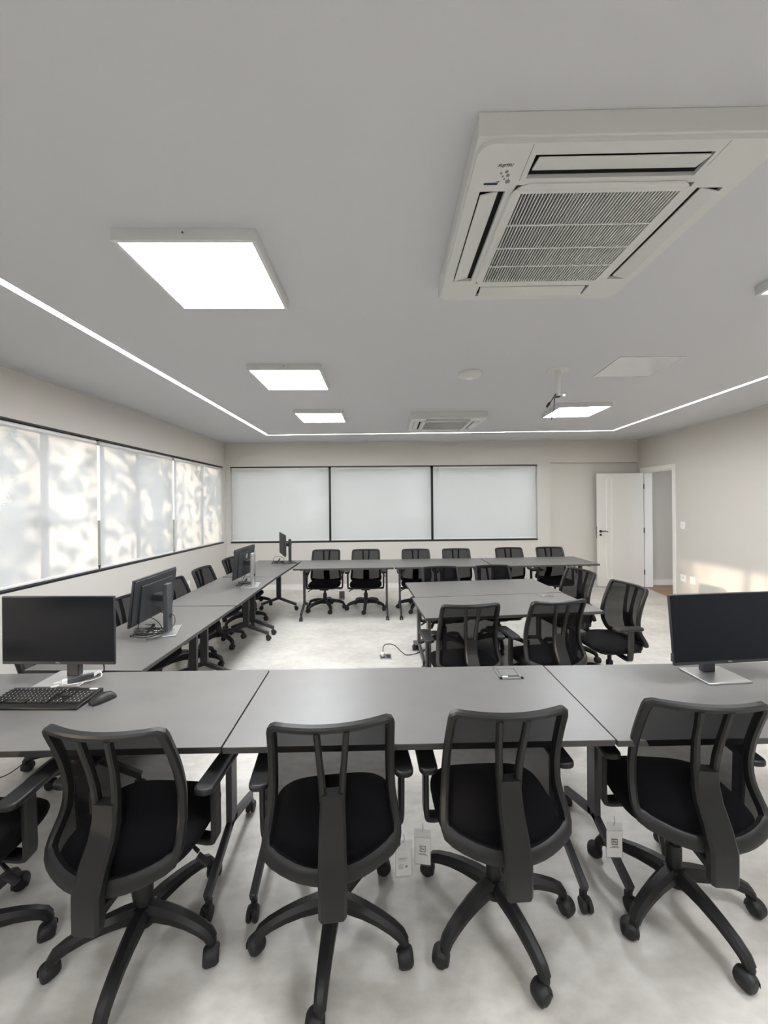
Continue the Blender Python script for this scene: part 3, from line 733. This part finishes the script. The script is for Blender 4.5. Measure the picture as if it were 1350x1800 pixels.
for o, x, y, yaw, dz, leg in PL:
    for ch in kids(o):
        n = ch.name.split('.')[0]
        if n == 'base': ch.rotation_euler = (0, 0, R(leg-yaw))
        elif ch.get('_up'): ch.location.z += dz
for o in list(bpy.data.objects):
    if '_up' in o: del o['_up']

# hang tags on three near chairs
def hang_tag(x, y, ztop, yaw, label, flip=False):
    r = empty('hang_tag', (x, y, ztop), R(yaw), label, 'tag', 'paper tags hanging from chair arms')
    MB().bb((-.033, -.0022, -.155), (.033, -.0018, -.012)).bb((-.033, .0018, -.155), (.033, .0022, -.012)).build('clear_sleeve', 'sleeve', r, smooth=False)
    MB().tube([(0, 0, .012), (.003, 0, -.008), (-.002, 0, -.024)], .0010, 5).build('tie', 'ink', r)
    MB().bb((-.030, -.0010, -.150), (.030, .0010, -.045)).build('card', 'card', r, smooth=False)
    mx = Matrix.Rotation(R(90), 3, 'X')
    q = MB()
    if not flip:
        cz, cx, h, t = -.088, 0, .0115, .0022
        text_part('flk', .014, 'ink', 'logo_letters', r, (cx, -.0026, cz), mx, depth=.0003)
        for k, zz_ in enumerate((-.108, -.1115)): q.bb((-.012-.006*k, -.0028, zz_), (.012+.008*k, -.0024, zz_+.0012))
    else:
        cz, cx, h, t = -.112, -.012, .0085, .0014
        text_part('flk', .010, 'greyink', 'logo_letters', r, (cx, -.0026, cz), mx, depth=.0003)
        for k, zz_ in enumerate((-.080, -.084, -.090)): q.bb((-.02, -.0028, zz_), (.014-.004*k, -.0024, zz_+.0014))
        q.lathe([(.005, 0), (.005, .0004)], 10, (.010, -.0026, cz), Matrix.Rotation(R(90), 3, 'X'))
    for a, b, c, d in ((-h, -h, h, -h+t), (-h, h-t, h, h), (-h, -h, -h+t, h), (h-t, -h, h, h)): q.bb((cx+a, -.0028, cz+b), (cx+c, -.0024, cz+d))
    q.build('printed_marks', 'greyink' if flip else 'ink', r, smooth=False)
hang_tag(.088, 1.500, .372, 4, 'faint white tag in a clear sleeve, left of the touching pair', True)
hang_tag(.165, 1.525, .392, -10, 'white tag with square black logo, right of the touching pair')
hang_tag(.940, 1.535, .392, -3, 'white tag with square black logo on the right corner chair arm')

# ------------------------------------------------------------------ monitors and desk things
def monitor(scr, yaw, tilt, wd, hh, base_xy, base_yaw, label, stand, logo_back=False, base_m='silver'):
    """scr: centre of the screen; yaw: heading of the screen's right edge as seen from its back... local -y is the screen side"""
    r = empty('monitor', (scr[0], scr[1], .7405), yaw, label, 'monitor', 'monitors on the tables')
    zc0 = scr[2]-.7405
    T = Matrix.Rotation(tilt, 3, 'X')
    def part(mb, name, m, parent=r, bevel=0):
        o = mb.build(name, m, parent, bevel=bevel)
        if parent is r: o.location = (0, 0, zc0); o.rotation_euler = (tilt, 0, 0)
        return o
    hs = part(MB().bb((-wd/2, -.010, -hh/2), (wd/2, .004, hh/2)).bb((-wd*.485, .004, -hh*.47), (wd*.485, .012, hh*.47)).bb((-wd*.36, .012, -hh*.46), (wd*.36, .024, hh*.34)), 'housing', 'mon', bevel=.004)
    part(MB().bb((-wd/2+.004, -.0115, -hh/2+.017), (wd/2-.004, -.0098, hh/2-.004)), 'screen', 'screen')
    t = text_part('DELL', .011, 'silver', 'logo_lettering', hs, (0, -.0108, -hh/2+.010), Matrix.Rotation(R(90), 3, 'X'))
    part(MB().bb((-.06, .024, -hh*.40), (.06, .0252, -hh*.29)), 'port_bay', 'blackd')
    if logo_back:
        text_part('DELL', .020, 'silver', 'back_logo', hs, (0, .0246, hh*.20), Matrix.Rotation(R(180), 3, 'Z') @ Matrix.Rotation(R(90), 3, 'X'))
        MB().lathe([(.024, -.0004), (.028, -.0004), (.028, .0006), (.024, .0006)], 28, (0, .0248, hh*.20), Matrix.Rotation(R(90), 3, 'X')).build('back_logo_ring', 'silver', hs)
    # stand in the monitor's own frame
    inv = Matrix.Rotation(-yaw, 3, 'Z'); bl = inv @ Vector((base_xy[0]-scr[0], base_xy[1]-scr[1], 0)); by = base_yaw-yaw
    cy_ = bl.y+.045 if abs(by) < .5 else bl.y+.03
    bm = MB().box((0, 0, .005), (.235, .185, .009)); bo = bm.build('base_plate', base_m, r, bevel=.002); bo.location = (bl.x, bl.y, .0); bo.rotation_euler = (0, 0, by)
    top = zc0+.10 if stand != 'black' else zc0+.08
    cm_ = {'black': 'mon', 'grey': 'greymetal', 'silver': 'silver'}[stand]
    yy = max(.085, bl.y+.02)
    MB().bb((bl.x-.0335, yy-.014, .008), (bl.x+.0335, yy+.020, top)).build('stand_column', cm_, r, bevel=.005)
    MB().sweep([(bl.x*.4, .035, zc0), (bl.x, yy, zc0)], rrect(.09, .05, .008)).build('neck_bracket', 'mon', r)
    if stand != 'black': MB().lathe([(.013, 0), (.016, 0), (.016, .002), (.013, .002)], 20, (bl.x, yy+.0205, .12), Matrix.Rotation(R(-90), 3, 'X')).build('cable_hole', 'blackd', r)
    return r
monitor((-1.668, 2.035, 1.024), -.045, 0, .60, .355, (-1.66, 2.085), 0, 'black monitor facing the camera on the near row, left, with keyboard', 'black')
m5 = monitor((1.785, 1.955, 1.012), .07, -.09, .61, .352, (1.765, 2.0), .06, 'black monitor facing the camera at the right edge of the near row', 'black')
MB().bb((-.3075, -.019, .115), (-.303, -.005, .155)).build('side_port_plug', 'greymetal', m5)
monitor((-1.655, 2.865, .994), R(-90)-.01, -.12, .53, .325, (-1.545, 2.80), R(-90)+.3, 'slanted black monitor seen from behind, with grey stand and tangled cables', 'grey')
monitor((-1.495, 4.31, 1.000), R(-90)-.06, -.088, .53, .325, (-1.405, 4.26), R(-90)+.15, 'monitor seen from behind with round silver logo and silver stand', 'silver', True)
monitor((-1.435, 5.80, 1.010), math.atan2(.4, .917)+R(-90)-.02, -.0, .53, .32, (-1.335, 5.735), R(-60), 'small-looking monitor in the back left corner, seen nearly edge-on', 'black', False, 'mon')

def coil(c, r_, turns, seed, label, extra):
    rnd = random.Random(seed); pts = []
    for k in range(turns*9):
        a = 2*math.pi*k/9; q = r_*(1+.18*rnd.uniform(-1, 1))
        pts.append((q*math.cos(a)*1.25, q*math.sin(a)*.85, .007+.030*k/(turns*9)+rnd.uniform(0, .012)))
    o = empty('cable_bundle', c, 0, label, 'cable', 'coiled monitor cables')
    mb = MB().tube(smooth_path(pts, 4), .0035, 6)
    for e in extra: mb.tube(smooth_path(e, 6), .0032, 6)
    mb.build('cord', 'cable', o)
    MB().tube([(-r_*1.2, -.02, .014), (-r_*1.45, -.035, .012)], [.008, .007], 8).build('plug', 'blackd', o)
    MB().tube([(-.03, 0, .012), (.0, .02, .04), (.02, .03, .075)], [.009, .010, .009], 8).build('cable_tie', 'blackd', o)
    return o
coil((-1.60, 2.70, .750), .075, 5, 3, 'large tangle of black cables at the foot of the slanted monitor',
     [[(-.05, -.02, .03), (-.09, .03, .07), (-.05, .07, .11), (.01, .08, .08), (.07, .05, .03)], [(0, .10, .17), (.03, .13, .12), (.09, .15, .10), (.12, .11, .05), (.10, .05, .012)], [(-.08, .1, .05), (0, .05, .06), (.05, .02, .03)]])
coil((-1.455, 4.19, .752), .052, 5, 5, 'small knot of black cables at the foot of the silver stand', [[(-.03, 0, .03), (-.02, .06, .09), (-.01, .1, .13)]])
coil((-1.46, 5.63, .744), .060, 3, 9, 'coil of black cable beside the back corner monitor', [[(-.07, -.02, .02), (-.06, .0, .09), (.0, .01, .11), (.07, .02, .08), (.08, .0, .02)]])

# keyboard
kb = empty('keyboard', (-1.605, 1.868, .7405), R(-2), 'black wireless keyboard in front of the near left monitor', 'keyboard')
KW, KD = .45, .165
MB().prism([(-KW/2, -KD/2, 0), (-KW/2, -KD/2, .010), (-KW/2, -KD/2+.03, .016), (-KW/2, KD/2, .024), (-KW/2, KD/2, 0)], (KW, 0, 0)).build('case', 'black', kb, bevel=.003)
kt = Matrix.Rotation(math.atan2(.008, KD-.03), 3, 'X')
km = None; legend = MB()
def key(cx, cy, wd):
    global km
    z = .017+(cy+KD/2-.03)*.05+.003
    if km is None:
        km = MB().box((0, 0, 0), (.0160, .0155, .006)).build('key', 'blackd', kb, bevel=.0015); o = km
    else:
        o = km.copy(); COL.objects.link(o); o.parent = kb
    o.location = (cx, cy, z); o.scale = (wd, 1, 1); o.rotation_euler = (.05, 0, 0)
    legend.bb((cx-.0035, cy+.001, z+.0031), (cx-.0005, cy+.0045, z+.0036))
for rI in range(5):
    yk = .030-rI*.0185
    x0 = -.210
    if rI < 4:
        for c in range(15 if rI == 0 else 14): key(x0+.0188*c+(.004*rI if rI else 0), yk, 1)
    else:
        for cx, wd in ((-.207, 1.3), (-.184, 1.2), (-.161, 1.2), (-.093, 6.0), (-.025, 1.2), (-.002, 1.2), (.021, 1.2), (.047, 1.3)): key(cx, yk, wd)
    for c in range(3):
        if rI in (0, 1, 4) or (rI == 3 and c == 1): key(.083+.0188*c, yk, 1)
    for c in range(4): key(.148+.0188*c, yk, 1)
for c in range(14): key(-.205+.021*c, .053, .95)
legend.build('key_legends', 'keyw', kb, smooth=False)
MB().bb((.168, .064, .0225), (.206, .073, .0262)).build('maker_mark', 'keyw', kb)
# mouse
ms_ = empty('mouse', (-1.325, 1.862, .7405), R(-32), 'black wireless mouse right of the keyboard', 'mouse')
mb = MB(); prf = [(-.052, .010, .004), (-.050, .022, .014), (-.035, .030, .026), (-.01, .032, .035), (.015, .031, .034), (.038, .030, .026), (.050, .024, .014), (.052, .012, .006)]
mb.sweep([(0, y, .002) for y, _, _ in prf], [(math.cos(R(t)), math.sin(R(t))) for t in range(0, 181, 18)], scales=[(a, b) for _, a, b in prf], ups=[(0, 0, 1)]*8)
mb.build('shell', 'black', ms_)
MB().lathe([(.009, -.003), (.010, 0), (.009, .003)], 14, (0, .024, .024), Matrix.Rotation(R(90), 3, 'Y')).build('scroll_wheel', 'greymetal', ms_)
MB().bb((-.0006, .004, .026), (.0006, .032, .0325)).build('button_gap', 'blackd', ms_)
# usb hub resting on the monitor foot
hb = empty('usb_hub', (-1.575, 2.055, .752), R(38), 'grey USB hub with white cable lying on the near left monitor foot', 'usb hub')
MB().bb((-.055, -.013, 0), (.055, .013, .022)).build('body', 'greymetal', hb, bevel=.003)
MB().bb((-.075, -.012, .001), (-.055, .012, .021)).build('end_cap', 'outlet', hb, bevel=.002)
MB().tube(smooth_path([(.055, 0, .010), (.08, .01, .02), (.085, -.04, .008), (.04, -.05, .003), (-.02, -.045, .003), (-.06, -.03, .004)], 6), .0022, 6).build('cord', 'wcable', hb)
MB().tube(smooth_path([(-.075, 0, .010), (-.10, .005, .012), (-.11, .03, .004), (-.08, .05, .002)], 5), .0016, 6).box((-.105, -.018, .004), (.03, .012, .005), Matrix.Rotation(.3, 3, 'Z')).build('usb_lead', 'wcable', hb)
cb = MB().tube(smooth_path([(-1.50, 2.09, .90), (-1.495, 2.105, .83), (-1.50, 2.12, .775), (-1.53, 2.13, .748), (-1.60, 2.135, .7445)], 6), .0035, 6).build('monitor_cable', 'cable')
tag(cb, 'black cable dropping behind the near left monitor to the table', 'cable')
# cables hanging below the left end of the near row
for k, (pts, lab) in enumerate((([(-1.60, 2.12, .70), (-1.66, 2.0, .52), (-1.86, 1.98, .33), (-2.05, 2.0, .25), (-2.3, 2.1, .06)], 'thin black cable looping down under the near left table'),
                                ([(-1.36, 2.05, .71), (-1.37, 2.03, .60), (-1.345, 2.02, .52), (-1.33, 2.04, .71)], 'short black cable loop hanging under the near left table'))):
    o = MB().tube(smooth_path(pts, 8), .003, 6).build('loose_cable', 'cable'); tag(o, lab, 'cable')

# flip-up power boxes in the table tops
def flip_box(x, y, yaw, label):
    r = empty('power_box', (x, y, .7402), R(yaw), label, 'power box', 'flip-up power boxes in table tops')
    f = MB(); W_, D_ = .125, .130
    for a, b, c, d in ((-W_/2, -D_/2, W_/2, -D_/2+.02), (-W_/2, D_/2-.012, W_/2, D_/2), (-W_/2, -D_/2, -W_/2+.014, D_/2), (W_/2-.014, -D_/2, W_/2, D_/2)): f.bb((a, b, 0), (c, d, .004))
    f.build('rim', 'boxgrey', r, smooth=False, bevel=.0008)
    MB().bb((-W_/2+.014, -D_/2+.02, -.0002), (W_/2-.014, D_/2-.012, .0006)).build('gap', 'ink', r, smooth=False)
    MB().bb((-W_/2+.017, -D_/2+.036, .0006), (W_/2-.017, D_/2-.017, .0038)).build('flap', 'boxgrey', r, bevel=.0008)
    MB().bb((-W_/2+.022, -D_/2+.022, .0006), (-W_/2+.050, -D_/2+.034, .003)).build('flap_tab', 'outlet', r)
flip_box(.694, 2.068, 0, 'grey flip-up power box in the near row table top')
flip_box(1.596, 3.688, 5, 'grey flip-up power box in the centre table top')
flip_box(1.915, 5.48, 2, 'grey flip-up power box in the back table, by the door end')

# floor boxes
fb = empty('floor_outlet', (.068, 4.09, 0), R(3), 'floor outlet plate with a plugged-in black cord', 'floor outlet')
MB().bb((-.06, -.065, 0), (.06, .065, .006)).build('plate', 'silver', fb, bevel=.001)
for x in (-.028, .028): MB().bb((x-.022, -.045, .006), (x+.022, .045, .0075)).build('socket', 'ink', fb)
pc = empty('extension_lead', (0, 0, 0), 0, 'black cord running from the floor outlet to the centre table leg', 'cord')
MB().tube(smooth_path([(.04, 4.10, .05), (.045, 4.11, .10), (.075, 4.12, .125), (.16, 4.16, .10), (.24, 4.15, .03), (.30, 4.12, .006), (.42, 4.17, .005), (.50, 4.23, .02), (.47, 4.08, .05)], 7), .0045, 6).build('cord', 'cable', pc)
MB().lathe([(.020, 0), (.020, .03), (.010, .042)], 14, (.04, 4.10, .0075)).build('plug', 'outlet', pc)
fo = empty('floor_socket', (-.62, 6.46, 0), 0, 'small grey socket with raised lid on the floor at the back', 'floor outlet')
MB().bb((-.05, -.05, 0), (.05, .05, .006)).build('plate', 'boxgrey', fo, bevel=.001)
MB().bb((-.045, .04, .006), (.045, .05, .12)).build('lid', 'boxgrey', fo, bevel=.002)
